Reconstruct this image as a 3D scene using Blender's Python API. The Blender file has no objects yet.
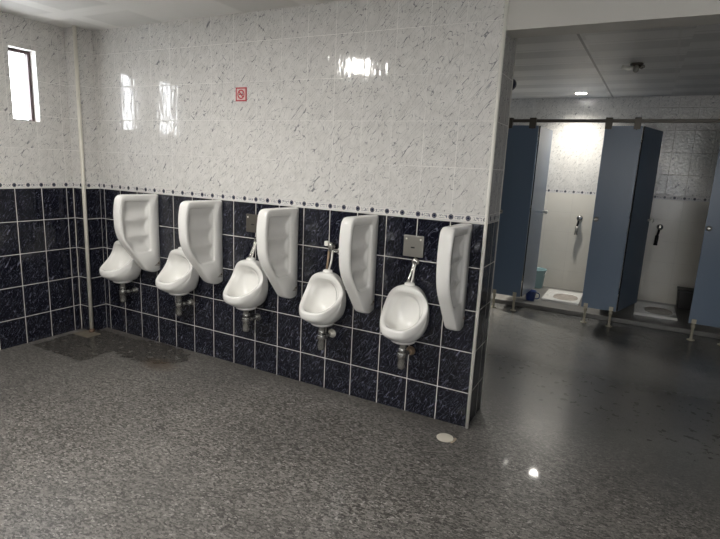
import bpy, bmesh, math, random
from mathutils import Vector, Matrix
random.seed(4)
sc = bpy.context.scene
C = sc.collection
PI = math.pi

# ------------------------------------------------------------------ materials
def new_mat(name):
    m = bpy.data.materials.new(name); m.use_nodes = True
    nt = m.node_tree; nt.nodes.clear()
    return m, nt

class G:
    """small node graph helper"""
    def __init__(s, nt): s.nt = nt
    def n(s, t, **k):
        nd = s.nt.nodes.new(t)
        for a, v in k.items(): setattr(nd, a, v)
        return nd
    def put(s, sock, v):
        if isinstance(v, bpy.types.NodeSocket): s.nt.links.new(v, sock)
        elif v is not None: sock.default_value = v
    def m(s, op, a, b=None, c=None, clamp=False):
        nd = s.n('ShaderNodeMath', operation=op, use_clamp=clamp)
        s.put(nd.inputs[0], a)
        if b is not None: s.put(nd.inputs[1], b)
        if c is not None: s.put(nd.inputs[2], c)
        return nd.outputs[0]
    def mix(s, f, a, b):
        nd = s.n('ShaderNodeMix', data_type='RGBA')
        s.put(nd.inputs[0], f); s.put(nd.inputs[6], a); s.put(nd.inputs[7], b)
        return nd.outputs[2]
    def step(s, v, lo, hi):
        nd = s.n('ShaderNodeMapRange', interpolation_type='SMOOTHSTEP')
        s.put(nd.inputs[0], v); nd.inputs[1].default_value = lo; nd.inputs[2].default_value = hi
        return nd.outputs[0]
    def xyz(s, x, y, z):
        nd = s.n('ShaderNodeCombineXYZ')
        for i, v in enumerate((x, y, z)): s.put(nd.inputs[i], v)
        return nd.outputs[0]
    def noise(s, vec, scale, detail=2, rough=.5, dim='3D'):
        nd = s.n('ShaderNodeTexNoise', noise_dimensions=dim)
        s.put(nd.inputs['Vector'], vec); nd.inputs['Scale'].default_value = scale
        nd.inputs['Detail'].default_value = detail; nd.inputs['Roughness'].default_value = rough
        return nd.outputs[0]
    def pos(s):
        g = s.n('ShaderNodeNewGeometry'); sp = s.n('ShaderNodeSeparateXYZ')
        s.nt.links.new(g.outputs['Position'], sp.inputs[0])
        return g.outputs['Position'], sp.outputs[0], sp.outputs[1], sp.outputs[2]
    def out(s, col, rough, bump=None, bstr=.1, bdist=.01, metal=0, spec=.5, coat=0):
        b = s.n('ShaderNodeBsdfPrincipled'); o = s.n('ShaderNodeOutputMaterial')
        s.put(b.inputs['Base Color'], col); s.put(b.inputs['Roughness'], rough)
        s.put(b.inputs['Metallic'], metal); s.put(b.inputs['Specular IOR Level'], spec)
        s.put(b.inputs['Coat Weight'], coat); b.inputs['Coat Roughness'].default_value = .05
        if bump is not None:
            bn = s.n('ShaderNodeBump'); bn.inputs['Strength'].default_value = bstr
            bn.inputs['Distance'].default_value = bdist
            s.put(bn.inputs['Height'], bump); s.nt.links.new(bn.outputs[0], b.inputs['Normal'])
        s.nt.links.new(b.outputs[0], o.inputs[0])

def rgb(r, g, b): return (r, g, b, 1)

def plain(name, col, rough=.5, metal=0, var=.06, scale=9, spec=.5, coat=0):
    m, nt = new_mat(name); g = G(nt)
    p, x, y, z = g.pos()
    n = g.noise(p, scale, 3)
    c = g.mix(n, tuple(v*(1-var) for v in col[:3])+(1,), tuple(min(1, v*(1+var)) for v in col[:3])+(1,))
    r = g.m('ADD', g.m('MULTIPLY', n, .08), rough-.04)
    g.out(c, r, metal=metal, spec=spec, coat=coat)
    return m

TW, TH, Z0 = .2, .25, -.035          # tile grid: first horizontal joint at .215
ZB, ZT = 1.215, 1.263                # bottom and top of the border strip

def grid(g, u, v, w=TW, h=TH, hw=.0016):
    """joint mask and cell ids"""
    uu = g.m('DIVIDE', u, w); vv = g.m('DIVIDE', v, h)
    du = g.m('MULTIPLY', g.m('ABSOLUTE', g.m('SUBTRACT', uu, g.m('ROUND', uu))), w)
    dv = g.m('MULTIPLY', g.m('ABSOLUTE', g.m('SUBTRACT', vv, g.m('ROUND', vv))), h)
    d = g.m('MINIMUM', du, dv)
    mask = g.step(d, hw*1.5, hw*.7)
    return mask, g.m('FLOOR', uu), g.m('FLOOR', vv), d, du, dv

def strokes(g, u, v, iu, iv, sc1, ang, thr, m0, m1, stretch=3.4):
    """short hair-like diagonal strokes, different on every tile"""
    ca, sa = math.cos(ang), math.sin(ang)
    a = g.m('ADD', g.m('MULTIPLY', u, ca), g.m('MULTIPLY', v, sa))      # along the stroke
    b = g.m('SUBTRACT', g.m('MULTIPLY', v, ca), g.m('MULTIPLY', u, sa))
    off = g.m('ADD', g.m('MULTIPLY', iu, 7.31), g.m('MULTIPLY', iv, 3.17))
    vec = g.xyz(g.m('DIVIDE', a, stretch), b, g.m('MULTIPLY', off, .37))
    n1 = g.noise(vec, sc1, 0, .5)
    n2 = g.noise(g.xyz(u, v, off), sc1*.55, 1, .5)
    ridge = g.step(g.m('ABSOLUTE', g.m('SUBTRACT', n1, .5)), thr, thr*.25)
    n3 = g.noise(g.xyz(g.m('DIVIDE', g.m('ADD', a, g.m('MULTIPLY', b, .5)), stretch*.7), b, g.m('ADD', off, 5.2)), sc1*1.25, 0, .5)
    ridge2 = g.step(g.m('ABSOLUTE', g.m('SUBTRACT', n3, .5)), thr*.8, thr*.2)
    k = g.step(n2, m0, m1)
    n4 = g.noise(g.xyz(g.m('ADD', u, g.m('MULTIPLY', v, .25)), g.m('DIVIDE', v, stretch*.7), g.m('ADD', off, 9.1)), sc1*1.1, 0, .5)
    ridge4 = g.m('MULTIPLY', g.step(g.m('ABSOLUTE', g.m('SUBTRACT', n4, .5)), thr*.8, thr*.2), g.step(n2, m0+.1, m0+.18))
    k2 = g.step(n2, m0+.14, m0+.04)
    return g.m('MAXIMUM', g.m('MAXIMUM', g.m('MULTIPLY', ridge, k), g.m('MULTIPLY', ridge4, .7)), g.m('MULTIPLY', g.m('MULTIPLY', ridge2, k2), .8))

def wave_bump(g, u, v):
    return g.noise(g.xyz(g.m('MULTIPLY', u, 36), g.m('MULTIPLY', v, 9), 0), 1, 1, .4)

def tile_mat(name, axis, kind, zoff=0):
    m, nt = new_mat(name); g = G(nt)
    p, x, y, z = g.pos()
    u = x if axis == 'x' else y
    if kind == 'white':
        v = g.m('SUBTRACT', z, ZT+zoff)
        mask, iu, iv, d, du, dv = grid(g, u, v, hw=.0014)
        s = strokes(g, u, v, iu, iv, 48, math.radians(50), .016, .28, .38, 4)
        blot = g.noise(g.xyz(u, v, iu), 16, 3, .6)
        base = g.mix(blot, rgb(.54, .525, .50), rgb(.78, .765, .735))
        col = g.mix(g.m('MULTIPLY', s, .9), base, rgb(.17, .175, .19))
        vis = g.step(g.noise(p, 1.1, 1), .42, .62)
        col = g.mix(g.m('MULTIPLY', mask, g.m('ADD', .25, g.m('MULTIPLY', vis, .6))), col, rgb(.86, .84, .80))
        rough = g.m('ADD', .07, g.m('MULTIPLY', mask, .5))
    elif kind == 'dark':
        v = g.m('SUBTRACT', z, Z0+zoff)
        mask, iu, iv, d, du, dv = grid(g, u, v, hw=.0024)
        s = strokes(g, u, v, iu, iv, 56, math.radians(55), .013, .30, .42, 4.2)
        blot = g.noise(g.xyz(u, v, iv), 30, 3, .65)
        base = g.mix(blot, rgb(.002, .0022, .005), rgb(.014, .015, .026))
        col = g.mix(g.m('MULTIPLY', s, .5), base, rgb(.30, .31, .39))
        dirt = g.noise(p, 3, 3)
        gcol = g.mix(dirt, rgb(.42, .39, .35), rgb(.74, .72, .67))
        col = g.mix(mask, col, gcol)
        rough = g.m('ADD', .10, g.m('MULTIPLY', mask, .5))
    elif kind == 'cream':
        v = g.m('SUBTRACT', z, .04)
        mask, iu, iv, d, du, dv = grid(g, u, v, .3, .25, .0014)
        blot = g.noise(g.xyz(u, v, iu), 6, 2)
        base = g.mix(blot, rgb(.72, .685, .61), rgb(.78, .75, .68))
        col = g.mix(g.m('MULTIPLY', mask, .4), base, rgb(.42, .39, .34))
        rough = g.m('ADD', .24, g.m('MULTIPLY', mask, .4))
    else:                                                         # border strip
        v = g.m('SUBTRACT', z, ZB+zoff)
        h = ZT-ZB
        uu = g.m('DIVIDE', u, .1)
        fu = g.m('MULTIPLY', g.m('SUBTRACT', uu, g.m('ROUND', uu)), .1)
        vc = g.m('SUBTRACT', v, h*.5)
        r = g.m('SQRT', g.m('ADD', g.m('MULTIPLY', fu, fu), g.m('MULTIPLY', vc, vc)))
        dot = g.step(r, .0155, .0140)
        ring = g.m('MULTIPLY', g.step(g.m('ABSOLUTE', g.m('SUBTRACT', r, .009)), .0022, .001), .35)
        mid = g.m('SUBTRACT', .05, g.m('ABSOLUTE', fu))
        inbox = g.m('MULTIPLY', g.step(mid, .029, .027), g.step(g.m('ABSOLUTE', vc), .0105, .0090))
        curl = g.noise(g.xyz(u, g.m('MULTIPLY', v, .9), 2.0), 75, 0)
        curl = g.m('MULTIPLY', g.step(g.m('ABSOLUTE', g.m('SUBTRACT', curl, .5)), .075, .03), inbox)
        line = g.step(g.m('ABSOLUTE', g.m('SUBTRACT', g.m('ABSOLUTE', vc), h*.5-.006)), .0016, .0006)
        seam = g.step(g.m('ABSOLUTE', g.m('SUBTRACT', g.m('ABSOLUTE', vc), h*.5)), .002, .0008)
        col = g.mix(g.m('MULTIPLY', curl, .95), rgb(.72, .70, .67), rgb(.05, .06, .12))
        col = g.mix(g.m('MULTIPLY', line, .5), col, rgb(.16, .17, .24))
        col = g.mix(dot, col, g.mix(ring, rgb(.012, .014, .035), rgb(.5, .5, .55)))
        col = g.mix(g.m('MULTIPLY', seam, .4), col, rgb(.45, .43, .40))
        rough = .34 if zoff else .12
        g.out(col, rough, bump=wave_bump(g, u, z), bstr=.2, bdist=.0012)
        return m
    hgt = g.m('ADD', wave_bump(g, u, z), g.m('MULTIPLY', mask, -.8))
    if zoff:                                                      # the far wall has rippled, glinting tiles
        hgt = g.m('ADD', g.noise(g.xyz(u, v, iu), 42, 1), g.m('MULTIPLY', mask, -.8))
    g.out(col, rough, bump=hgt, bstr=.8 if zoff else .6, bdist=.004 if zoff else .0022)
    return m

MATS = {}
for ax in 'xy':
    for k in ('white', 'dark', 'border'):
        MATS[k+ax] = tile_mat(k+'_tile_'+ax, ax, k)
MATS['cream'] = tile_mat('cream_tile', 'x', 'cream')
MATS['whitefar'] = tile_mat('white_tile_far', 'x', 'white', .055)
MATS['borderfar'] = tile_mat('border_far', 'x', 'border', .065)

def floor_mat():
    m, nt = new_mat('granite_floor'); g = G(nt)
    p, x, y, z = g.pos()
    v1 = g.n('ShaderNodeTexVoronoi'); g.put(v1.inputs['Vector'], g.xyz(g.m('MULTIPLY', x, .55), y, z)); v1.inputs['Scale'].default_value = 135
    sp = g.n('ShaderNodeSeparateColor'); nt.links.new(v1.outputs['Color'], sp.inputs[0])
    v2 = g.n('ShaderNodeTexVoronoi'); g.put(v2.inputs['Vector'], p); v2.inputs['Scale'].default_value = 240
    sp2 = g.n('ShaderNodeSeparateColor'); nt.links.new(v2.outputs['Color'], sp2.inputs[0])
    big = g.noise(p, 1.6, 3)
    mid = g.noise(p, 14, 3, .6)
    t = g.m('ADD', g.m('MULTIPLY', sp.outputs[0], .5), g.m('MULTIPLY', sp2.outputs[0], .3))
    t = g.m('ADD', t, g.m('MULTIPLY', mid, .25))
    c = g.mix(g.step(t, .18, .88), rgb(.040, .037, .034), rgb(.235, .222, .205))
    fleck = g.m('MULTIPLY', g.step(sp.outputs[1], .86, .94), g.step(sp2.outputs[1], .3, .6))
    c = g.mix(g.m('MULTIPLY', fleck, .7), c, rgb(.46, .44, .41))
    # the passage past the wall end is laid in a finer, darker stone
    edge = g.m('ADD', y, g.m('MULTIPLY', g.m('SUBTRACT', x, 2.86), .335))
    pas = g.m('MULTIPLY', g.m('MULTIPLY', g.step(edge, -.1, .9), g.step(x, 2.4, 2.9)), .9)
    pas = g.m('MAXIMUM', pas, g.step(y, .5, 1.5))
    fine = g.mix(g.m('ADD', g.m('MULTIPLY', sp2.outputs[2], .55), g.m('MULTIPLY', mid, .45)), rgb(.070, .070, .068), rgb(.200, .199, .193))
    c = g.mix(pas, c, fine)
    c = g.mix(g.step(big, .35, .7), g.mix(.22, c, rgb(.03, .03, .03)), c)
    # slab joint crossing the main floor
    j = g.m('ABSOLUTE', g.m('SUBTRACT', x, 2.27))
    j = g.m('MULTIPLY', g.step(j, .004, .0015), g.step(y, .02, -.02))
    c = g.mix(g.m('MULTIPLY', j, .25), c, rgb(.02, .02, .02))
    # wet dark square by the corner pipe, and a brown stain beside it
    wob = g.m('MULTIPLY', g.m('SUBTRACT', g.noise(p, 9, 3), .5), .05)
    sq = g.m('MULTIPLY', g.step(g.m('ABSOLUTE', g.m('SUBTRACT', g.m('ADD', x, wob), -.02)), .34, .28),
             g.step(g.m('ABSOLUTE', g.m('ADD', g.m('ADD', y, wob), .34)), .30, .25))
    dx = g.m('DIVIDE', g.m('SUBTRACT', g.m('ADD', x, g.m('MULTIPLY', wob, 2)), .50), .46)
    dy = g.m('DIVIDE', g.m('ADD', g.m('ADD', y, wob), .19), .22)
    st = g.step(g.m('SQRT', g.m('ADD', g.m('MULTIPLY', dx, dx), g.m('MULTIPLY', dy, dy))), 1.05, .7)
    wet = g.m('MAXIMUM', sq, st)
    c = g.mix(g.m('MULTIPLY', wet, .62), c, rgb(.022, .020, .017))
    bx = g.m('DIVIDE', g.m('SUBTRACT', x, .78), .17); by = g.m('DIVIDE', g.m('ADD', y, .33), .10)
    br = g.step(g.m('ADD', g.m('SQRT', g.m('ADD', g.m('MULTIPLY', bx, bx), g.m('MULTIPLY', by, by))), g.m('MULTIPLY', wob, 5)), 1.2, .4)
    c = g.mix(g.m('MULTIPLY', br, .6), c, rgb(.075, .050, .030))
    # darker brown strip along the foot of the tiled wall
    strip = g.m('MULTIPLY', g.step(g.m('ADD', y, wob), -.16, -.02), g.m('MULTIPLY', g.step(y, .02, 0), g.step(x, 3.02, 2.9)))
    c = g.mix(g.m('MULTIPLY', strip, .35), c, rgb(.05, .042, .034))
    r = g.m('ADD', .24, g.m('MULTIPLY', mid, .18))
    r = g.mix(pas, r, (.27, .27, .27, 1))
    r = g.m('SUBTRACT', r, g.m('MULTIPLY', wet, .08))
    h = g.m('MULTIPLY', g.m('ADD', g.m('MULTIPLY', sp.outputs[2], .6), g.m('MULTIPLY', mid, .6)), g.m('SUBTRACT', 1.0, g.m('MULTIPLY', pas, .75)))
    g.out(c, r, bump=h, bstr=.12, bdist=.002, coat=g.m('MULTIPLY', g.step(x, 2.3, 3.1), .22))
    return m

def ceiling_mat():
    m, nt = new_mat('ceiling_boards'); g = G(nt)
    p, x, y, z = g.pos()
    mask, iu, iv, d, du, dv = grid(g, g.m('SUBTRACT', x, .02), g.m('ADD', y, .375), .6, .6, .006)
    wn = g.n('ShaderNodeTexWhiteNoise', noise_dimensions='3D'); g.put(wn.inputs['Vector'], g.xyz(iu, iv, 3))
    patch = g.m('MULTIPLY', g.step(d, .05, .09), g.step(wn.outputs[0], .35, .45))
    c = g.mix(g.noise(p, 3, 2), rgb(.78, .765, .73), rgb(.86, .845, .81))
    c = g.mix(g.m('MULTIPLY', patch, .35), c, rgb(.48, .47, .44))
    c = g.mix(g.m('MULTIPLY', mask, .6), c, rgb(.80, .79, .75))
    g.out(c, .55)
    return m

def ceiling_far_mat():
    m, nt = new_mat('ceiling_planks'); g = G(nt)
    p, x, y, z = g.pos()
    s1 = g.m('ABSOLUTE', g.m('SUBTRACT', x, g.m('ADD', 3.18, g.m('MULTIPLY', y, .028))))
    s2 = g.m('ABSOLUTE', g.m('SUBTRACT', x, g.m('ADD', 3.77, g.m('MULTIPLY', y, .038))))
    n = g.noise(g.xyz(g.m('MULTIPLY', x, .25), y, 0), 5, 2)
    col_id = g.m('ADD', g.m('GREATER_THAN', x, 3.25), g.m('GREATER_THAN', x, 3.9))
    fy = g.m('FRACT', g.m('DIVIDE', g.m('ADD', y, g.m('MULTIPLY', col_id, .13)), .52))
    pl = g.m('MULTIPLY', g.step(fy, .12, .16), g.step(fy, .62, .56))
    c = g.mix(n, rgb(.78, .775, .76), rgb(.88, .875, .86))
    c = g.mix(g.m('MULTIPLY', pl, .35), c, rgb(.36, .36, .35))
    seam = g.step(g.m('ABSOLUTE', g.m('SUBTRACT', fy, .02)), .012, .006)
    c = g.mix(g.m('MULTIPLY', seam, .4), c, rgb(.22, .22, .21))
    c = g.mix(g.m('MULTIPLY', g.step(s1, .012, .007), .8), c, rgb(.10, .10, .10))
    c = g.mix(g.m('MULTIPLY', g.step(s2, .012, .007), .6), c, rgb(.75, .74, .72))
    g.out(c, .5)
    return m

def emit(name, col, s):
    m, nt = new_mat(name); g = G(nt)
    e = g.n('ShaderNodeEmission'); o = g.n('ShaderNodeOutputMaterial')
    e.inputs[0].default_value = col; e.inputs[1].default_value = s
    nt.links.new(e.outputs[0], o.inputs[0])
    return m

def glass_mat():
    m, nt = new_mat('window_glass'); g = G(nt)
    t = g.n('ShaderNodeBsdfTransparent'); gl = g.n('ShaderNodeBsdfGlossy'); gl.inputs['Roughness'].default_value = .03
    mx = g.n('ShaderNodeMixShader'); mx.inputs[0].default_value = .08
    o = g.n('ShaderNodeOutputMaterial')
    nt.links.new(t.outputs[0], mx.inputs[1]); nt.links.new(gl.outputs[0], mx.inputs[2]); nt.links.new(mx.outputs[0], o.inputs[0])
    return m

M = dict(
    ceramic=plain('white_ceramic', rgb(.82, .81, .78), .13, var=.015, scale=4, coat=.3),
    trim=plain('white_edge_trim', rgb(.80, .78, .72), .35, var=.08, scale=14),
    pipe=plain('aged_white_plastic', rgb(.70, .67, .59), .42, var=.12, scale=11),
    grout=plain('thick_sealant', rgb(.60, .56, .49), .7, var=.2, scale=16),
    plaster=plain('painted_plaster', rgb(.54, .525, .49), .6, var=.04, scale=3),
    chrome=plain('dull_chrome', rgb(.50, .49, .46), .24, metal=1, var=.15, scale=30),
    trapmetal=plain('tarnished_trap', rgb(.50, .50, .48), .24, metal=.9, var=.25, scale=40),
    brass=plain('corroded_brass', rgb(.30, .22, .15), .5, metal=.5, var=.5, scale=90),
    steel=plain('brushed_plate', rgb(.34, .33, .30), .38, metal=.75, var=.06, scale=25),
    dullsteel=plain('dull_dark_plate', rgb(.13, .12, .105), .45, metal=.5, var=.1, scale=25),
    black=plain('black_plastic', rgb(.012, .012, .013), .4, var=.1),
    core=plain('black_board_edge', rgb(.010, .010, .012), .5, var=.1),
    blue=plain('blue_laminate', rgb(.125, .178, .258), .30, var=.03, scale=2.5),
    rail=plain('dark_bronze_metal', rgb(.085, .075, .062), .42, metal=.5, var=.1, scale=12),
    foot=plain('pale_metal_foot', rgb(.52, .48, .38), .4, metal=.2, var=.1, scale=20),
    winframe=plain('brown_window_frame', rgb(.055, .032, .034), .45, var=.12, scale=14),
    reveal=plain('white_reveal', rgb(.78, .77, .74), .5, var=.03),
    red=plain('red_print', rgb(.46, .045, .060), .4, var=.12, scale=60),
    pink=plain('pale_sign_board', rgb(.66, .50, .47), .4, var=.06, scale=50),
    slot=plain('shaded_slot', rgb(.36, .34, .31), .5, var=.1, scale=30),
    signink=plain('dark_sign_ink', rgb(.060, .055, .050), .5, var=.1),
    drain=plain('cream_drain_cover', rgb(.66, .62, .53), .45, var=.08, scale=22),
    cement=plain('beige_cement', rgb(.15, .13, .10), .6, var=.4, scale=20),
    plinth=plain('wet_cement', rgb(.17, .165, .155), .35, var=.3, scale=9),
    basin=plain('grey_brown_basin', rgb(.40, .36, .32), .22, var=.3, scale=45),
    teal=plain('teal_plastic', rgb(.26, .40, .42), .35, var=.06),
    bluemug=plain('blue_plastic', rgb(.035, .060, .20), .35, var=.08),
    bin=plain('dark_bin_plastic', rgb(.035, .033, .032), .4, var=.1),
    navy=plain('navy_plastic', rgb(.014, .016, .034), .35, var=.1),
    brown=plain('rust_brown', rgb(.10, .060, .038), .6, var=.3, scale=60),
    chip=plain('broken_cement', rgb(.44, .36, .28), .8, var=.25, scale=60),
    lamp=emit('led_diffuser', rgb(1, .975, .925), 50),
    down=emit('downlight_diffuser', rgb(1, .97, .91), 20),
    spot2=emit('small_downlight_diffuser', rgb(1, .97, .91), 30),
    frosted=emit('frosted_fill_glass', rgb(.97, .98, 1), 5.5),  # pane of the added rear window, glowing as fill light
    glass=glass_mat(),
    floor=floor_mat(), ceil=ceiling_mat(), ceilfar=ceiling_far_mat())

# ------------------------------------------------------------------ mesh helpers
def link(name, bm, mats, parent=None, smooth=False, bevel=0, sub=0, loc=None, recalc=True):
    me = bpy.data.meshes.new(name)
    if recalc: bmesh.ops.recalc_face_normals(bm, faces=bm.faces)
    bm.to_mesh(me); bm.free()
    for m in (mats if isinstance(mats, (list, tuple)) else [mats]): me.materials.append(m)
    if smooth:
        for p in me.polygons: p.use_smooth = True
    o = bpy.data.objects.new(name, me); C.objects.link(o)
    if parent: o.parent = parent
    if loc: o.location = loc
    if bevel:
        b = o.modifiers.new('bevel', 'BEVEL'); b.width = bevel; b.segments = 3; b.limit_method = 'ANGLE'; b.angle_limit = .6
        for p in me.polygons: p.use_smooth = True
        if hasattr(b, 'harden_normals'): b.harden_normals = True
    if sub:
        s = o.modifiers.new('subdivision', 'SUBSURF'); s.levels = sub; s.render_levels = sub
    return o

def box(bm, x0, x1, y0, y1, z0, z1, mi=0):
    v = [bm.verts.new(p) for p in ((x0,y0,z0),(x1,y0,z0),(x1,y1,z0),(x0,y1,z0),(x0,y0,z1),(x1,y0,z1),(x1,y1,z1),(x0,y1,z1))]
    fs = [bm.faces.new([v[i] for i in q]) for q in ((0,3,2,1),(4,5,6,7),(0,1,5,4),(1,2,6,5),(2,3,7,6),(3,0,4,7))]
    for f in fs: f.material_index = mi
    return fs

def quad(bm, pts, mi=0):
    f = bm.faces.new([bm.verts.new(p) for p in pts]); f.material_index = mi
    return f

def loft(bm, loops, cap0=True, cap1=True, mi=0):
    rings = [[bm.verts.new(p) for p in l] for l in loops]
    n = len(rings[0])
    for a, b in zip(rings, rings[1:]):
        for i in range(n):
            f = bm.faces.new((a[i], a[(i+1) % n], b[(i+1) % n], b[i])); f.material_index = mi
    if cap0: bm.faces.new(rings[0][::-1]).material_index = mi
    if cap1: bm.faces.new(rings[-1]).material_index = mi
    return rings

def lathe(bm, prof, c=(0,0,0), n=28, axis='z', mi=0):
    """profile of (r, h); closed at both ends; axis z, or y (h runs along -y)"""
    loops = []
    for r, h in prof:
        l = []
        for i in range(n):
            a = 2*PI*i/n
            if axis == 'z': l.append((c[0]+r*math.cos(a), c[1]+r*math.sin(a), c[2]+h))
            elif axis == 'y': l.append((c[0]+r*math.cos(a), c[1]-h, c[2]+r*math.sin(a)))
            else: l.append((c[0]+h, c[1]+r*math.cos(a), c[2]+r*math.sin(a)))
        loops.append(l)
    loft(bm, loops, mi=mi)

def tube(bm, pts, r, n=12, mi=0):
    pts = [Vector(p) for p in pts]
    loops = []
    up = Vector((.31, .87, .39)).normalized()
    for i, p in enumerate(pts):
        t = ((pts[i+1]-p).normalized() if i < len(pts)-1 else Vector()) + ((p-pts[i-1]).normalized() if i else Vector())
        t.normalize()
        a = t.cross(up)
        if a.length < 1e-3: a = t.cross(Vector((1, 0, 0)))
        a.normalize(); b = t.cross(a)
        loops.append([p + r*(math.cos(2*PI*k/n)*a + math.sin(2*PI*k/n)*b) for k in range(n)])
    loft(bm, loops, mi=mi)

def arc(p0, p1, p2, n=8):
    p0, p1, p2 = Vector(p0), Vector(p1), Vector(p2)
    return [(1-t)**2*p0 + 2*t*(1-t)*p1 + t*t*p2 for t in [i/n for i in range(n+1)]]

def thing(name, label, cat, loc=(0,0,0), group=None, rotz=0):
    o = bpy.data.objects.new(name, None); C.objects.link(o)
    o.location = loc; o.rotation_euler = (0, 0, rotz); o.empty_display_size = .1
    o['label'] = label; o['category'] = cat
    if group: o['group'] = group
    return o

def tag(o, label, cat, group=None):
    o['label'] = label; o['category'] = cat
    if group: o['group'] = group
    return o

def struct(o, label=None):
    o['kind'] = 'structure'
    if label: o['label'] = label
    return o

def dup(root, loc, label, rotz=None):
    r = root.copy(); C.objects.link(r); r.location = loc; r['label'] = label
    if rotz is not None: r.rotation_euler = (0, 0, rotz)
    for ch in list(root.children):
        c = ch.copy(); C.objects.link(c); c.parent = r
        for gch in list(ch.children):
            d = gch.copy(); C.objects.link(d); d.parent = c
    return r

# ------------------------------------------------------------------ the room
XL, XR, YR, YF, ZC, WT = -.397, 6.2, -4.7, 4.25, 2.445, .30

bm = bmesh.new(); quad(bm, [(XL-.2,YR-.2,0),(XR+.2,YR-.2,0),(XR+.2,YF+.2,0),(XL-.2,YF+.2,0)])
struct(link('floor', bm, M['floor'], recalc=False), 'grey speckled granite floor')

bm = bmesh.new(); box(bm, XL-.2, XR+.2, YR-.2, .15, ZC, ZC+.1)
struct(link('ceiling', bm, M['ceil']), 'dull white panelled ceiling above the urinals')
bm = bmesh.new(); box(bm, XL-.2, XR+.2, .15, YF+.2, ZC, ZC+.1)
struct(link('ceiling', bm, M['ceilfar']), 'greyish plank ceiling above the toilet cubicles')

ZONES = ((0, ZB, 'dark'), (ZB, ZT, 'border'), (ZT, ZC, 'white'))
def zoned_box(bm, x0, x1, y0, y1, mats, skip=()):
    """a wall block cut into dark, border and white tile zones"""
    for z0, z1, k in ZONES:
        P = lambda x, y, z: (x, y, z)
        if '-y' not in skip: quad(bm, [P(x0,y0,z0),P(x1,y0,z0),P(x1,y0,z1),P(x0,y0,z1)], mats.index(k+'x'))
        if '+y' not in skip: quad(bm, [P(x1,y1,z0),P(x0,y1,z0),P(x0,y1,z1),P(x1,y1,z1)], mats.index(k+'x'))
        if '+x' not in skip: quad(bm, [P(x1,y0,z0),P(x1,y1,z0),P(x1,y1,z1),P(x1,y0,z1)], mats.index(k+'y'))
        if '-x' not in skip: quad(bm, [P(x0,y1,z0),P(x0,y0,z0),P(x0,y0,z1),P(x0,y1,z1)], mats.index(k+'y'))
KEYS = ['darkx', 'borderx', 'whitex', 'darky', 'bordery', 'whitey']
KM = [MATS[k] for k in KEYS]

bm = bmesh.new(); zoned_box(bm, XL, 3.0, 0, WT, KEYS)
struct(link('wall_front', bm, KM, recalc=False), 'tiled urinal wall, navy tiles below and white veined tiles above')
bm = bmesh.new(); zoned_box(bm, XL, -.253, -.138, 0, KEYS, ('+y', '-x'))
struct(link('wall_corner', bm, KM, recalc=False), 'tiled boxed-in corner column')

# left wall with two small windows (thickness .14)
WZ0, WZ1 = 1.715, 2.227
wins = [(-.565, -.372), (-1.03, -.80)]
bm = bmesh.new()
for z0, z1, k in ZONES[:2]:
    quad(bm, [(XL, YF, z0), (XL, YR, z0), (XL, YR, z1), (XL, YF, z1)], KEYS.index(k+'y'))
def lw(y0, y1, z0, z1): quad(bm, [(XL,y1,z0),(XL,y0,z0),(XL,y0,z1),(XL,y1,z1)], KEYS.index('whitey'))
lw(YR, YF, ZT, WZ0); lw(YR, YF, WZ1, ZC)
cuts = [YR, wins[1][0], wins[1][1], wins[0][0], wins[0][1], YF]
for a in (0, 2, 4): lw(cuts[a], cuts[a+1], WZ0, WZ1)
for y0, y1 in wins:                                              # reveals
    xo = XL-.14
    for q in ([(XL,y0,WZ0),(XL,y1,WZ0),(xo,y1,WZ0),(xo,y0,WZ0)], [(XL,y1,WZ1),(XL,y0,WZ1),(xo,y0,WZ1),(xo,y1,WZ1)],
              [(XL,y1,WZ0),(XL,y1,WZ1),(xo,y1,WZ1),(xo,y1,WZ0)], [(XL,y0,WZ1),(XL,y0,WZ0),(xo,y0,WZ0),(xo,y0,WZ1)]):
        quad(bm, q, 6)
xo = XL-.14                                                      # outer skin
for a, b, z0, z1 in ((YR, YF, 0, WZ0), (YR, YF, WZ1, ZC), (YR, cuts[1], WZ0, WZ1), (cuts[2], cuts[3], WZ0, WZ1), (cuts[4], YF, WZ0, WZ1)):
    quad(bm, [(xo,a,z0),(xo,b,z0),(xo,b,z1),(xo,a,z1)], 7)
struct(link('wall_left', bm, KM+[M['reveal'], M['plaster']], recalc=False), 'left tiled wall with small high window')

for k, (y0, y1) in enumerate(wins):
    w = bpy.data.objects.new('window_%d' % (k+1), None); C.objects.link(w); w.location = (XL-.085, (y0+y1)/2, WZ0)
    w['kind'] = 'structure'; w['label'] = 'small bright window with brown frame'
    hw, hh = (y1-y0)/2-.001, WZ1-WZ0-.002
    bm = bmesh.new(); t = .022
    box(bm, -.02, .02, -hw, -hw+t, .001, hh); box(bm, -.02, .02, hw-t, hw, .001, hh)
    box(bm, -.02, .02, -hw+t, hw-t, .001, t*.5); box(bm, -.02, .02, -hw+t, hw-t, hh-t, hh)
    link('window_frame', bm, M['winframe'], w, bevel=.002)
    bm = bmesh.new(); box(bm, -.003, .003, -hw+t, hw-t, t*.5, hh-t)
    link('pane', bm, M['glass'], w)

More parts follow.
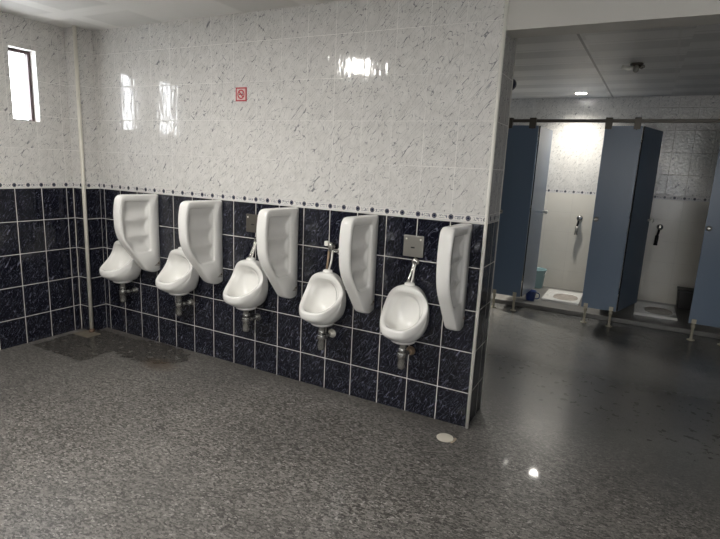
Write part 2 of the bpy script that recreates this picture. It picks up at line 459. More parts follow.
# far wall behind the cubicles, right and rear walls
bm = bmesh.new()
fz = [(0, 1.28, 0), (1.28, 1.328, 1), (1.328, ZC, 2)]
for z0, z1, mi in fz: quad(bm, [(XL, YF, z0), (XR, YF, z0), (XR, YF, z1), (XL, YF, z1)], mi)
box(bm, XL-.2, XR+.2, YF+.0005, YF+.15, 0, ZC, 0)
struct(link('wall_far', bm, [MATS['cream'], MATS['borderfar'], MATS['whitefar']], recalc=False), 'far wall of the cubicles, cream tiles below and veined white tiles above')
bm = bmesh.new()
for z0, z1, k in ZONES: quad(bm, [(XR, YF, z0), (XR, YR, z0), (XR, YR, z1), (XR, YF, z1)][::-1], KEYS.index(k+'y'))
struct(link('wall_right', bm, KM, recalc=False))
bm = bmesh.new()
for z0, z1, k in ZONES: quad(bm, [(XR, YR, z0), (XL, YR, z0), (XL, YR, z1), (XR, YR, z1)], KEYS.index(k+'x'))
struct(link('wall_rear', bm, KM, recalc=False))

# unseen frosted window added in the rear wall as fill light
wk = 3
for ax, a0, a1 in (('r', 3.7, 5.3),):
    w = bpy.data.objects.new('window_%d' % wk, None); C.objects.link(w); wk += 1
    w['kind'] = 'structure'
    if ax == 'r': w.location = ((a0+a1)/2, YR+.012, .85)
    else: w.location = (XR-.012, (a0+a1)/2, .85); w.rotation_euler = (0, 0, PI/2)
    h = (a1-a0)/2
    bm = bmesh.new()
    box(bm, -h, -h+.05, -.01, .03, 0, 1.1); box(bm, h-.05, h, -.01, .03, 0, 1.1); box(bm, -.02, .02, -.01, .03, .05, 1.05)
    box(bm, -h+.05, h-.05, -.01, .03, 0, .05); box(bm, -h+.05, h-.05, -.01, .03, 1.05, 1.1)
    link('window_frame', bm, M['winframe'], w)
    bm = bmesh.new(); box(bm, -h+.05, -.02, -.004, .004, .05, 1.05); box(bm, .02, h-.05, -.004, .004, .05, 1.05)
    link('pane', bm, M['frosted'], w)

# beam over the passage
bm = bmesh.new(); box(bm, 3.0, XR, 0.0, .17, 2.21, ZC+.02)
struct(link('trim_1', bm, M['plaster']), 'painted beam over the passage beside the urinal wall')
# edge trims
bm = bmesh.new(); lathe(bm, [(.010, 0), (.010, ZC)], (3.003, -.003, 0), 14)
struct(link('trim_2', bm, M['trim'], smooth=True), 'white edge strip on the end of the urinal wall')
bm = bmesh.new(); lathe(bm, [(.003, 0), (.003, ZC)], (3.0015, WT+.0015, 0), 10)
struct(link('trim_3', bm, M['plaster'], smooth=True), 'thin white strip on the rear edge of the wall end')
bm = bmesh.new()
pts = [(XL+.006, -.144, ZB)]
for i in range(18): pts.append((XL+.006+random.uniform(-.001, .002), -.144-random.uniform(0, .003), ZB-.06*(i+1)))
pts += [(XL+.012, -.147, .09), (XL+.016, -.15, .04), (XL+.010, -.148, 0)]
tube(bm, pts, .0034, 8)
struct(link('trim_4', bm, M['grout'], smooth=True), 'ragged pale sealant line in the left wall corner')

# raised cubicle floor
bm = bmesh.new(); box(bm, 2.0, XR, 3.12, YF, 0.0, .05)
struct(link('floor_plinth', bm, M['plinth'], bevel=.006), 'low raised grey floor of the toilet cubicles')

# ------------------------------------------------------------------ corner pipe and its plate
bm = bmesh.new(); lathe(bm, [(.0145, .004), (.0145, ZC)], (0, 0, 0), 18)
p = link('drain_pipe', bm, M['pipe'], smooth=True, loc=(-.243, -.1525, 0))
tag(p, 'thin white plastic pipe running floor to ceiling at the tiled corner column', 'pipe')
bm = bmesh.new(); lathe(bm, [(.024, 0), (.023, .012), (.0146, .03)], n=18)
link('collar', bm, M['brown'], p, smooth=True, loc=(0, 0, .004))
bm = bmesh.new(); box(bm, -.09, .10, -.12, .004, 0, .003)
tag(link('floor_plate', bm, M['cement'], loc=(-.235, -.150, .0005)), 'beige cement patch on the floor around the pipe foot', 'floor patch')

# ------------------------------------------------------------------ urinals
def supers(a, e):
    s = math.sin(a); return math.copysign(abs(s)**e, s)
def bowl_loop(hw, yt, yb, zt, zb, p=1.6, e=.85, n=28, zp=1.0):
    l = []
    for i in range(n):
        a = 2*PI*i/n
        s = (1-math.cos(a))/2
        l.append((hw*(1-.20*(1-s))*supers(a, e), yt+(yb-yt)*s**p+(.030*math.sin(PI*s) if p > 2.5 else 0), zt+(zb-zt)*s**zp))
    return l
def make_bowl(parent):
    L = [bowl_loop(.128, 0, 0, .815, .500, 1, .8),
         bowl_loop(.140, -.035, -.045, .826, .490, 1, .8),
         bowl_loop(.152, -.070, -.130, .832, .488, 1.2, .8),
         bowl_loop(.157, -.096, -.212, .832, .510, 1.9, .75),
         bowl_loop(.152, -.106, -.262, .829, .542, 2.6, .70),
         bowl_loop(.155, -.110, -.284, .828, .552, 2.9, .70),
         bowl_loop(.153, -.117, -.288, .824, .590, 3.2, .68),
         bowl_loop(.147, -.122, -.285, .816, .603, 3.2, .68),
         bowl_loop(.122, -.124, -.264, .796, .606, 3.2, .68),
         bowl_loop(.115, -.112, -.250, .788, .592, 3.0, .70),
         bowl_loop(.102, -.076, -.200, .764, .566, 2.0, .8),
         bowl_loop(.094, -.054, -.155, .752, .545, 1.5, .85),
         bowl_loop(.077, -.047, -.090, .732, .560, 1.2, .9),
         bowl_loop(.042, -.044, -.058, .702, .610, 1, .95)]
    bm = bmesh.new(); loft(bm, L)
    b = link('bowl', bm, M['ceramic'], parent, smooth=True, sub=2)
    # round seat of the waste outlet under the bowl
    bm = bmesh.new(); lathe(bm, [(.080, .030), (.074, .003), (.055, -.006), (.03, -.010)], (0, -.112, .492), 28)
    link('outlet_base', bm, M['ceramic'], b, smooth=True)
    bm = bmesh.new(); lathe(bm, [(.022, 0), (.022, .004), (.006, .006)], (0, -.125, .545), 20)
    link('drain_grate', bm, M['chrome'], b, smooth=True)
    # inlet on top
    bm = bmesh.new(); lathe(bm, [(.034, -.02), (.030, .006), (.018, .012)], (0, -.07, .832), 20)
    link('inlet_boss', bm, M['ceramic'], b, smooth=True)
    return b
def make_trap(parent, flange):
    bm = bmesh.new()
    lathe(bm, [(.019, 0), (.019, -.030), (.024, -.031), (.024, -.052), (.019, -.053), (.019, -.075)], (0, -.115, .482), 20)
    lathe(bm, [(.028, 0), (.030, -.004), (.030, -.026), (.0255, -.028), (.025, -.085), (.021, -.100), (.006, -.104)], (0, -.115, .422), 24)
    t = link('bottle_trap', bm, M['trapmetal'], parent, smooth=True)
    bm = bmesh.new(); tube(bm, [(0, -.09, .402), (.006, -.06, .402), (.010, -.001, .402)], .014, 14)
    link('waste_pipe', bm, M['trapmetal'], t, smooth=True)
    bm = bmesh.new(); lathe(bm, [(.029, .001), (.029, .006), (.018, .013), (.0185, .030), (.0145, .032)], (.010, 0, .402), 22, 'y')
    link('wall_flange', bm, flange, t, smooth=True)
def make_flush(parent):
    bm = bmesh.new()
    tube(bm, arc((0, -.002, .955), (0, -.032, .955), (0, -.034, .925), 6)+arc((-.002, -.036, .915), (-.006, -.05, .88), (-.014, -.066, .844), 5), .0085, 12)
    f = link('flush_pipe', bm, M['chrome'], parent, smooth=True)
    bm = bmesh.new(); lathe(bm, [(.026, .0005), (.026, .006), (.016, .016), (.010, .018)], (0, 0, .955), 20, 'y')
    link('pipe_flange', bm, M['chrome'], f, smooth=True)
    bm = bmesh.new(); tube(bm, arc((.008, -.022, .945), (.014, -.05, .90), (.010, -.07, .844), 8), .005, 10)
    link('supply_hose', bm, M['trim'], f, smooth=True)
def make_valve(parent):
    bm = bmesh.new()
    lathe(bm, [(.020, .001), (.020, .03), (.015, .034), (.015, .055)], (0, 0, .99), 18, 'y')
    lathe(bm, [(.013, -.03), (.016, -.028), (.016, .02), (.010, .024)], (0, -.04, .985), 16)
    tube(bm, [(-.03, -.04, 1.005), (.012, -.04, 1.005)], .009, 12)
    tube(bm, [(.0, -.035, .955), (.04, -.03, .957), (.052, -.001, .957)], .009, 12)
    v = link('flush_valve', bm, M['chrome'], parent, smooth=True)
    bm = bmesh.new(); tube(bm, [(-.012, -.04, .965), (-.014, -.045, .90), (-.012, -.06, .842)], .008, 12)
    link('flush_pipe', bm, M['brass'], v, smooth=True)
    bm = bmesh.new(); tube(bm, [(.012, -.04, .965), (.014, -.05, .90), (.008, -.068, .842)], .006, 12)
    link('supply_hose', bm, M['trim'], v, smooth=True)
    bm = bmesh.new(); lathe(bm, [(.026, .0005), (.026, .005), (.012, .012)], (.052, 0, .957), 18, 'y')
    link('pipe_flange', bm, M['trim'], v, smooth=True)
    bm = bmesh.new(); box(bm, -.042, -.016, -.056, -.030, .990, 1.020)
    link('knob', bm, M['trim'], v, bevel=.004)

UG = 'wall urinals in a row'
ux = [.130, .762, 1.415, 2.040, 2.605]
ulab = ['white ceramic urinal beside the tiled corner column, farthest left in the row',
        'white ceramic urinal second from the corner column, between the two leftmost dividers',
        'white ceramic urinal in the middle of the row, small steel plate above it',
        'white ceramic urinal under the exposed chrome flush valve, no plate above',
        'white ceramic urinal nearest the open wall end, square steel plate above it']
for i, x in enumerate(ux):
    u = thing('urinal', ulab[i], 'urinal', (x, 0, 0), UG)
    make_bowl(u)
    make_trap(u, M['brass'] if i == 4 else (M['pipe'] if i == 3 else M['trapmetal']))
    if i == 3: make_valve(u)
    else: make_flush(u)

# steel sensor plates
pl = [(2.588, 1.048, 'square steel flush plate above the urinal nearest the wall end'),
      (1.385, 1.072, 'dull steel flush plate half hidden behind the middle divider')]
def make_plate(x, z, label, mat='steel'):
    t = thing('flush_plate', label, 'flush plate', (x, 0, z), 'steel flush plates on the wall')
    bm = bmesh.new(); box(bm, -.064, .064, -.012, -.0005, -.064, .064)
    link('plate', bm, M[mat], t, bevel=.006)
    bm = bmesh.new(); box(bm, -.014, .010, -.0135, -.0115, -.012, -.004)
    link('sensor_window', bm, M['black'], t)
    for sx in (-.045, .045):
        bm = bmesh.new(); lathe(bm, [(.006, .0115), (.006, .0135), (.003, .0145)], (sx, 0, .042), 14, 'y')
        link('screw', bm, M['trim'], t, smooth=True)
    return t
make_plate(*pl[0]); make_plate(*pl[1], mat='dullsteel')

# ------------------------------------------------------------------ ceramic dividers
def smooth_poly(pts, per=7):
    """pts: (y, z, r) corners rounded with radius r"""
    out = []
    n = len(pts)
    for i in range(n):
        p = Vector(pts[i][:2]); a = Vector(pts[i-1][:2]); b = Vector(pts[(i+1) % n][:2]); r = pts[i][2]
        da, db = (a-p).normalized(), (b-p).normalized()
        r = min(r, (a-p).length*.48, (b-p).length*.48)
        for q in arc((*(p+da*r), 0), (*p, 0), (*(p+db*r), 0), per): out.append((q[0], q[1]))
    return out
def ray_poly(c, ang, poly):
    d = Vector((math.cos(ang), math.sin(ang))); best = .05
    for i in range(len(poly)):
        a = Vector(poly[i-1])-Vector(c); b = Vector(poly[i])-Vector(c)
        e = b-a; det = d.x*(-e.y)+e.x*d.y
        if abs(det) < 1e-12: continue
        t = (a.x*(-e.y)+e.x*a.y)/det; s = (d.x*a.y-d.y*a.x)/det
        if t > 0 and -1e-6 <= s <= 1+1e-6: best = max(best, t) if best == .05 else min(best, t)
    return (c[0]+d.x*best, c[1]+d.y*best)
DOUT = smooth_poly([(0, .612, .012), (0, 1.212, .010), (-.335, 1.216, .045), (-.360, 1.10, .12), (-.352, .90, .10), (-.128, .622, .025), (-.06, .598, .04)])
DREC = smooth_poly([(-.085, .772, .025), (-.085, 1.164, .022), (-.308, 1.168, .022), (-.326, 1.08, .05), (-.318, .900, .05), (-.225, .772, .04)])
def make_divider(x, label):
    t = thing('urinal_divider', label, 'urinal divider', (x, 0, 0), 'white ceramic dividers between the urinals')
    n = 190; c = (-.185, .955)
    # angles: even in arc length of the outline keeps the corners crisp
    angs = []
    per = [0]
    for i in range(len(DOUT)): per.append(per[-1]+(Vector(DOUT[i])-Vector(DOUT[i-1])).length)
    tot = per[-1]
    j = 0
    for k in range(n):
        s = tot*k/n
        while per[j+1] < s: j += 1
        q = Vector(DOUT[j-1]).lerp(Vector(DOUT[j]), (s-per[j])/max(1e-9, per[j+1]-per[j]))
        angs.append(math.atan2(q.y-c[1], q.x-c[0]))
    outl = [ray_poly(c, a, DOUT) for a in angs]
    rec = [ray_poly(c, a, DREC) for a in angs]
    def ins(poly, f): return [(c[0]+(y-c[0])*f, c[1]+(z-c[1])*f) for y, z in poly]
    def pull(poly, d):
        r = []
        for y, z in poly:
            v = Vector((y-c[0], z-c[1])); l = v.length; v *= (l-d)/l
            r.append((c[0]+v.x, c[1]+v.y))
        return r
    H = .036
    def dep(y, z, k=1):
        ph = (z-.770)/.130
        return .015 + .017*k*abs(math.sin(PI*ph))
    def side(sg):
        Ls = []
        Ls.append([(sg*(H-.022), y, z) for y, z in outl])
        Ls.append([(sg*(H-.012), y, z) for y, z in pull(outl, .002)])
        Ls.append([(sg*(H-.004), y, z) for y, z in pull(outl, .004)])
        Ls.append([(sg*H, y, z) for y, z in pull(outl, .009)])
        Ls.append([(sg*H, y, z) for y, z in pull(rec, -.003)])
        Ls.append([(sg*(H-.003), y, z) for y, z in rec])
        Ls.append([(sg*(H-.014), y, z) for y, z in pull(rec, .005)])
        r2 = pull(rec, .012)
        Ls.append([(sg*(H-dep(y, z, 0)), y, z) for y, z in r2])
        for f in (.92, .84, .74, .62, .5, .38, .26, .14, .05):
            Ls.append([(sg*(H-dep(y, z, .35 if f > .9 else .8 if f > .8 else 1)), y, z) for y, z in ins(r2, f)])
        return Ls
    A = side(1)[::-1]; B = side(-1)
    bm = bmesh.new(); loft(bm, A+B)
    b = link('body', bm, M['ceramic'], t, smooth=True, loc=(-.036, 0, 0))
    # fixing slot, recess shade in its colour, with a screw at the lower rear corner
    bm = bmesh.new()
    tri = [(-.008, .690), (-.010, .648), (-.060, .655)]
    loft(bm, [[(H-.001, y, z) for y, z in tri], [(H+.0012, y, z) for y, z in tri]])
    link('fixing_slot', bm, M['slot'], b)
    bm = bmesh.new(); lathe(bm, [(.006, H+.001), (.006, H+.005), (.003, H+.007)], (0, -.022, .672), 12, 'x')
    link('screw', bm, M['brown'], b, smooth=True)
    return t
dlab = ['white ceramic divider nearest the corner column, farthest left of the row',
        'white ceramic divider standing left of the middle urinal',
        'white ceramic divider in the middle of the row, right of the middle urinal',
        'white ceramic divider right of the urinal with the exposed chrome valve',
        'white ceramic divider at the free wall end, past the last urinal']
d0 = make_divider(.445, dlab[0])
for x, lb in zip((1.100, 1.764, 2.350, 2.930), dlab[1:]): dup(d0, (x, 0, 0), lb)

# ------------------------------------------------------------------ no-smoking sign
t = thing('no_smoking_sign', 'small red square no smoking sign on the white tiles', 'sign', (1.270, -.0005, 1.934))
bm = bmesh.new(); box(bm, -.047, .047, -.003, 0, -.045, .045)
link('board', bm, M['red'], t)
bm = bmesh.new(); box(bm, -.037, .037, -.0036, -.0028, -.036, .036)
link('panel', bm, M['pink'], t)
bm = bmesh.new()
def annulus(r0, r1, y):
    n = 40
    for i in range(n):
        a, b = 2*PI*i/n, 2*PI*(i+1)/n
        quad(bm, [(r0*math.cos(a), y, r0*math.sin(a)), (r1*math.cos(a), y, r1*math.sin(a)), (r1*math.cos(b), y, r1*math.sin(b)), (r0*math.cos(b), y, r0*math.sin(b))])
annulus(.022, .031, -.0042)
ca = math.cos(-PI/4); sa = math.sin(-PI/4)
quad(bm, [(x*ca-z*sa, -.0042, x*sa+z*ca) for x, z in ((-.025, -.0045), (.025, -.0045), (.025, .0045), (-.025, .0045))])
link('prohibition_ring', bm, M['red'], t, recalc=False)
bm = bmesh.new()
box(bm, -.018, .012, -.0041, -.0034, -.004, .004); box(bm, .013, .018, -.0041, -.0034, -.004, .004)
tube(bm, [(.016, -.0037, .006), (.012, -.0037, .012), (.017, -.0037, .017)], .0014, 6)
link('cigarette', bm, M['signink'], t)

# ------------------------------------------------------------------ floor drain cover
t = thing('drain_cover', 'round cream drain cover on the floor near the wall end', 'drain cover', (2.931, -.187, .0005))
bm = bmesh.new(); lathe(bm, [(.048, 0), (.048, .0035), (.045, .0045), (.012, .005)], n=36)
link('disc', bm, M['drain'], t, smooth=True)
bm = bmesh.new()
loft(bm, [[(x, y, z) for x, y in ((.046, .030), (.062, .022), (.060, -.012), (.052, -.034), (.043, -.036), (.052, -.006))] for z in (0, .004)])
link('broken_edge', bm, M['chip'], t)

# ------------------------------------------------------------------ toilet cubicles
YS = 2.9
def board(bm, w, h, th=.013):
    """board in the xz plane: blue faces, black edges; origin at lower left, y 0..th"""
    fs = box(bm, 0, w, 0, th, 0, h, 1)
    fs[2].material_index = 0; fs[4].material_index = 0
PANEL = [M['blue'], M['core']]
PZ, PH = .165, 1.83
def make_foot(parent, x, y, name='foot'):
    bm = bmesh.new()
    lathe(bm, [(.034, 0), (.034, .005), (.014, .012), (.0125, .03), (.0125, .12), (.018, .125), (.018, .150), (.012, .165)], (x, y, -PZ), 20)
    f = link(name, bm, M['foot'], parent, smooth=True)
    bm = bmesh.new(); box(bm, x-.02, x+.02, -.006, -.0005, 0, .045)
    link('clamp', bm, M['foot'], f, bevel=.003)
def make_pilaster(x0, x1, label, feet, brackets, lock=True, lockx=.03):
    t = thing('cubicle_panel', label, 'cubicle panel', (x0, YS, PZ), 'blue front panels of the toilet cubicles')
    w = x1-x0
    bm = bmesh.new(); board(bm, w, PH)
    link('board', bm, PANEL, t)
    for fx in feet: make_foot(t, fx-x0, .007)
    for b0, b1 in brackets:
        bm = bmesh.new(); box(bm, b0-x0, b1-x0, -.020, -.0072, PH-.03, 2.072-PZ); box(bm, b0-x0, b1-x0, .0212, .034, PH-.03, 2.072-PZ); box(bm, b0-x0, b1-x0, -.0072, -.0003, PH-.03, 2.024-PZ); box(bm, b0-x0, b1-x0, .0133, .0212, PH-.03, 2.024-PZ)
        box(bm, b0-x0, b1-x0, -.020, .034, 2.060-PZ, 2.072-PZ)
        k = link('bracket', bm, M['rail'], t, bevel=.002)
        bm = bmesh.new(); lathe(bm, [(.006, 0), (.006, .004), (.003, .006)], ((b0+b1)/2-x0, -.0005, PH-.03), 12, 'y')
        link('screw', bm, M['chrome'], k, smooth=True)
    if lock:
        bm = bmesh.new(); lathe(bm, [(.024, .0005), (.024, .008), (.017, .014), (.006, .015)], (lockx, 0, 1.082-PZ), 22, 'y')
        l = link('lock_indicator', bm, M['steel'], t, smooth=True)
        bm = bmesh.new(); box(bm, lockx-.012, lockx+.012, -.019, -.014, 1.078-PZ, 1.086-PZ)
        link('thumb_turn', bm, M['chrome'], l)
    return t
make_pilaster(2.385, 2.722, 'blue front panel beside the tiled wall end, left of the lit cubicle', (2.44, 2.662), ((2.40, 2.455), (2.628, 2.694)), True, .035)
make_pilaster(3.348, 3.676, 'blue front panel between the lit cubicle and the dark one', (3.392, 3.632), ((3.346, 3.408), (3.598, 3.656)))
make_pilaster(4.308, 4.640, 'blue front panel at the right edge, right of the dark cubicle', (4.352, 4.60), ((4.33, 4.39), (4.56, 4.62)))

bm = bmesh.new(); box(bm, XL+.002, XR-.002, YS-.006, YS+.020, 2.026, 2.058)
tag(link('head_rail', bm, M['rail'], bevel=.003), 'dark metal rail running along the top of the cubicle fronts', 'rail')

def make_door(hx, ang, label):
    """door hinged at (hx, YS), swung into the cubicle; local x runs from the hinge"""
    t = thing('cubicle_door', label, 'cubicle door', (hx, YS+.0198, PZ), 'open doors of the toilet cubicles', ang)
    bm = bmesh.new(); board(bm, .605, PH)
    link('leaf', bm, PANEL, t, loc=(.012, -.0065, 0))
    for z in (.18, .95, 1.66):
        bm = bmesh.new(); lathe(bm, [(.006, 0), (.006, .06)], (-.0015, 0, z), 12)
        h = link('hinge', bm, M['chrome'], t, smooth=True)
    for s in (-1, 1):
        bm = bmesh.new()
        prof = [(.012, 0), (.012, .03), (.022, .034), (.022, .05), (.014, .056)]
        loops = [[(.56+r*math.cos(2*PI*i/20), s*(.0068+hh), .912+r*math.sin(2*PI*i/20)) for i in range(20)] for r, hh in prof]
        loft(bm, loops)
        link('knob', bm, M['trim'], t, smooth=True)
    return t
make_door(2.728, math.radians(86.5), 'open blue door of the lit cubicle, its inner face shining grey')
make_door(3.682, math.radians(73.5), 'open door of the dark cubicle, swung inwards behind the middle panel')

for x, lb in ((3.505, 'blue partition between the lit cubicle and the dark cubicle'), (4.475, 'blue partition closing the right side of the dark cubicle')):
    t = thing('cubicle_partition', lb, 'cubicle partition', (x, YS+.016, PZ), 'blue partitions between the toilet cubicles', PI/2)
    bm = bmesh.new(); board(bm, YF-YS-.018, PH); link('board', bm, PANEL, t)
t = thing('cubicle_partition', 'blue partition closing the left side of the lit cubicle', 'cubicle partition', (2.50, YS+.016, PZ), 'blue partitions between the toilet cubicles', PI/2)
bm = bmesh.new(); board(bm, YF-YS-.018, PH); link('board', bm, PANEL, t)

# squat pans
def ell(cx, cy, a, b, z, n=40, e=.85):
    return [(cx+a*math.copysign(abs(math.cos(2*PI*i/n))**e, math.cos(2*PI*i/n)), cy+b*math.copysign(abs(math.sin(2*PI*i/n))**e, math.sin(2*PI*i/n)), z) for i in range(n)]
def make_pan(x, label):
    t = thing('squat_toilet', label, 'squat toilet', (x, 3.70, .05), 'white squat toilets in the cubicles')
    w, d = .205, .295
    n = 40
    def rect(z, s=1, rr=.02):
        pts = []
        for i in range(n):
            a = 2*PI*i/n; ca, sa = math.cos(a), math.sin(a)
            k = min(w*s/max(abs(ca), 1e-9), d*s/max(abs(sa), 1e-9)); pts.append((k*ca, k*sa, z))
        # put exact corners
        for sx in (-1, 1):
            for sy in (-1, 1):
                q = min(range(n), key=lambda i: (pts[i][0]-sx*w*s)**2+(pts[i][1]-sy*d*s)**2); pts[q] = (sx*w*s, sy*d*s, z)
        return pts
    bm = bmesh.new()
    L = [rect(0.0005), rect(.022), rect(.028, .985), ell(.035, -.045, .145, .195, .028), ell(.035, -.045, .135, .185, .022)]
    loft(bm, L, cap1=False)
    b = link('pan', bm, M['ceramic'], t)
    bm = bmesh.new()
    loft(bm, [ell(.035, -.045, .137, .187, .0235), ell(.035, -.045, .125, .172, .012), ell(.035, -.04, .09, .13, .006), ell(.035, -.03, .03, .04, .004)], cap0=False)
    link('basin', bm, M['basin'], t, smooth=True, recalc=False)  # oval in a darker grey-brown than the pan
    for sx in (-.160, .192):
        bm = bmesh.new(); box(bm, sx-.018, sx+.010, -.10, .10, .0275, .033)
        link('foot_rest', bm, M['ceramic'], t, bevel=.003)
make_pan(3.082, 'white squat toilet in the floor of the lit cubicle')
make_pan(4.055, 'white squat toilet in the floor of the dark cubicle')

# wall taps with hand spray
def make_tap(x, z, label, spray):
    t = thing('health_faucet', label, 'hand spray', (x, YF, z), 'hand sprays on the cubicle wall')
    bm = bmesh.new()
    lathe(bm, [(.034, -.001), (.034, .008), (.018, .016), (.018, .05), (.030, .052), (.032, .075), (.020, .082)], (0, 0, 0), 24, 'y')
    link('tap_body', bm, M['chrome'], t, smooth=True)
    bm = bmesh.new(); tube(bm, [(-.004, -.055, -.02), (-.010, -.058, -.07), (-.016, -.056, -.10)], .013, 14)
    link('neck', bm, M['black'], t, smooth=True)
    bm = bmesh.new(); tube(bm, [(-.016, -.056, -.10), (-.018, -.052, -.16), (-.020, -.05, -.20)], .019, 16); tube(bm, [(-.02, -.05, -.20), (-.021, -.05, -.215)], .022, 16)
    link('spray_head', bm, spray, t, smooth=True)
make_tap(3.112, .985, 'chrome tap with hanging hand spray on the lit cubicle wall', M['steel'])
make_tap(4.000, .955, 'chrome tap with black hand spray on the dark cubicle wall', M['black'])

# teal bucket, blue mug, dark bin
t = thing('water_bucket', 'teal plastic bucket in the rear corner of the lit cubicle', 'bucket', (2.705, 4.10, .05))
bm = bmesh.new()
lathe(bm, [(.072, 0), (.076, .006), (.098, .225), (.106, .228), (.106, .250), (.096, .252), (.092, .226), (.070, .012), (.02, .010)], n=32)
link('pail', bm, M['teal'], t, smooth=True)
bm = bmesh.new(); tube(bm, [Vector((.106*math.cos(a), -.10*math.sin(a)*.35-.03*math.sin(a), .235-.09*math.sin(a))) for a in [PI*i/12 for i in range(13)]], .004, 8)
link('handle', bm, M['trim'], t, smooth=True)
t = thing('plastic_mug', 'blue plastic mug on the floor under the open grey-lit door', 'mug', (2.765, 3.33, .05))
bm = bmesh.new(); lathe(bm, [(.048, 0), (.050, .004), (.060, .105), (.064, .108), (.064, .114), (.057, .112), (.046, .01), (.01, .008)], n=28)
link('cup', bm, M['bluemug'], t, smooth=True)
bm = bmesh.new(); tube(bm, arc((.056, 0, .095), (.105, 0, .10), (.10, 0, .055), 6)+arc((.098, 0, .045), (.09, 0, .02), (.054, 0, .025), 5), .006, 8)
link('handle', bm, M['bluemug'], t, smooth=True)
t = thing('waste_bin', 'dark waste bin in the rear right corner of the dark cubicle', 'bin', (4.365, 4.10, .05))
bm = bmesh.new(); loft(bm, [[(sx*a, sy*b, z) for sx, sy in ((-1,-1),(1,-1),(1,1),(-1,1))] for a, b, z in ((.075, .085, 0), (.088, .098, .21))])
link('body', bm, M['bin'], t, bevel=.012)
bm = bmesh.new(); box(bm, -.094, .094, -.104, .104, .2105, .235)
link('lid', bm, M['bin'], t, bevel=.008)

# ------------------------------------------------------------------ ceiling fittings
def led_panel(x, y, label, sx=.3, sy=.3, rz=0):
    t = thing('ceiling_light', label, 'ceiling light', (x, y, ZC), 'flat ceiling light panels', rz)
    bm = bmesh.new()
    for a in (-1, 1):
        box(bm, min(a*sx, a*(sx-.02)), max(a*sx, a*(sx-.02)), -sy, sy, -.014, -.0005)
        box(bm, -sx+.02, sx-.02, min(a*sy, a*(sy-.02)), max(a*sy, a*(sy-.02)), -.014, -.0005)
    link('frame', bm, M['trim'], t)
    bm = bmesh.new(); box(bm, -sx+.02, sx-.02, -sy+.02, sy-.02, -.010, -.004)
    link('diffuser', bm, M['lamp'], t)
led_panel(1.16, -1.80, 'oblong ceiling light above the urinals', .135, .40, math.radians(-30))
led_panel(2.85, -3.90, 'unseen square fill light added at the back of the urinal room')  # panel added out of view to light the cubicle fronts from ahead
def downlight(x, y, label, mat, r=.06):
    t = thing('downlight', label, 'downlight', (x, y, ZC), 'round recessed downlights')
    bm = bmesh.new()
    lathe(bm, [(r+.012, -.0005), (r+.012, -.004), (r+.002, -.006), (r+.001, -.0006)], n=32)
    link('ring', bm, M['trim'], t, smooth=True)
    bm = bmesh.new(); lathe(bm, [(r, -.0062), (r, -.008), (r*.8, -.009)], n=32)
    link('diffuser', bm, mat, t, smooth=True)
lt = bpy.data.lights.new('downlight_beam', 'SPOT'); lt.energy = 80; lt.spot_size = math.radians(140); lt.spot_blend = 1; lt.shadow_soft_size = .05; lt.color = (1, .95, .86)
lo = bpy.data.objects.new('downlight_beam', lt); C.objects.link(lo); lo.location = (2.985, 3.86, ZC-.015)
downlight(2.985, 3.86, 'small round lit downlight in the ceiling over the lit cubicle', M['down'])
lt2 = lt.copy(); lt2.energy = 230; lo2 = bpy.data.objects.new('downlight_beam', lt2); C.objects.link(lo2); lo2.location = (1.75, 3.2, ZC-.015)  # unseen lamp added to brighten the far ceiling and passage by bounce
downlight(1.75, 3.2, 'small round unseen downlight added over the floor hidden behind the urinal wall', M['down'])
downlight(1.56, -3.80, 'small round downlight at the back of the urinal room', M['spot2'], .05)

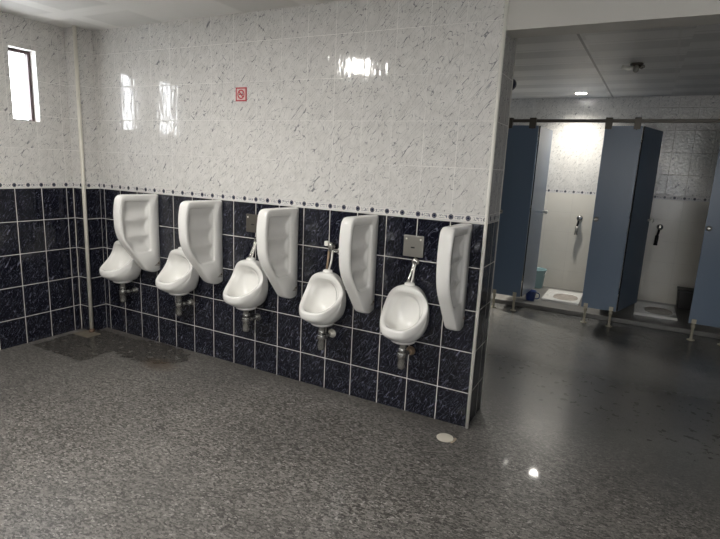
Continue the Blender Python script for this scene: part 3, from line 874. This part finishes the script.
t = thing('ceiling_fixture', 'unlit metal lamp fitting on the ceiling in front of the cubicles', 'lamp fitting', (3.535, 2.23, ZC))
bm = bmesh.new(); lathe(bm, [(.05, -.0005), (.05, -.012), (.030, -.026), (.012, -.028)], (.03, .04, 0), n=24)
link('base', bm, M['rail'], t, smooth=True)
bm = bmesh.new(); tube(bm, [(.02, .04, -.03), (-.03, .0, -.045), (-.075, -.015, -.035)], .017, 14)
link('lamp_arm', bm, M['trim'], t, smooth=True)
bm = bmesh.new(); tube(bm, [(.035, .03, -.02), (.07, -.015, -.045), (.085, -.04, -.04)], .012, 12)
link('lamp_arm', bm, M['chrome'], t, smooth=True)
bm = bmesh.new(); lathe(bm, [(.010, 0), (.022, -.02), (.020, -.05), (.008, -.06)], (.03, .0, -.02), n=20)
link('bulb_holder', bm, M['steel'], t, smooth=True)

t = thing('wall_fitting', 'dark navy round fitting peeking out behind the top of the wall end', 'wall fitting', (2.982, WT, 2.0))
bm = bmesh.new(); loft(bm, [[(r*math.cos(2*PI*i/24), h, r*math.sin(2*PI*i/24)) for i in range(24)] for r, h in ((.030, .001), (.034, .012), (.034, .045), (.028, .060), (.014, .070), (.004, .072))])
link('dome', bm, M['navy'], t, smooth=True)

# ------------------------------------------------------------------ daylight outside, camera, view
w = bpy.data.worlds.new('World'); sc.world = w; w.use_nodes = True
bg = w.node_tree.nodes.get('Background') or w.node_tree.nodes.new('ShaderNodeBackground')
bg.inputs[0].default_value = (.93, .96, 1, 1); bg.inputs[1].default_value = 10.0

yaw, pitch, roll, fpx = -.482153388, .197272669, .0472476947, 515.513349
f = Vector((math.sin(yaw)*math.cos(pitch), math.cos(yaw)*math.cos(pitch), -math.sin(pitch)))
r0 = Vector((math.cos(yaw), -math.sin(yaw), 0)); u0 = r0.cross(f)
r = r0*math.cos(roll)+u0*math.sin(roll); u = -r0*math.sin(roll)+u0*math.cos(roll)
cam = bpy.data.cameras.new('camera'); co = bpy.data.objects.new('camera', cam); C.objects.link(co)
co.matrix_world = Matrix(((r.x, u.x, -f.x, 3.71361), (r.y, u.y, -f.y, -2.82479), (r.z, u.z, -f.z, 1.49548), (0, 0, 0, 1)))
cam.sensor_fit = 'HORIZONTAL'; cam.sensor_width = 36; cam.lens = 36*fpx/720; cam.clip_start = .01
sc.camera = co
vs = sc.view_settings
vs.view_transform = 'Standard'; vs.look = 'None'; vs.gamma = 1; vs.use_curve_mapping = False
vs.exposure = 0.72
sc.cycles.use_denoising = True
sc.cycles.max_bounces = 8
sc.cycles.sample_clamp_indirect = 6
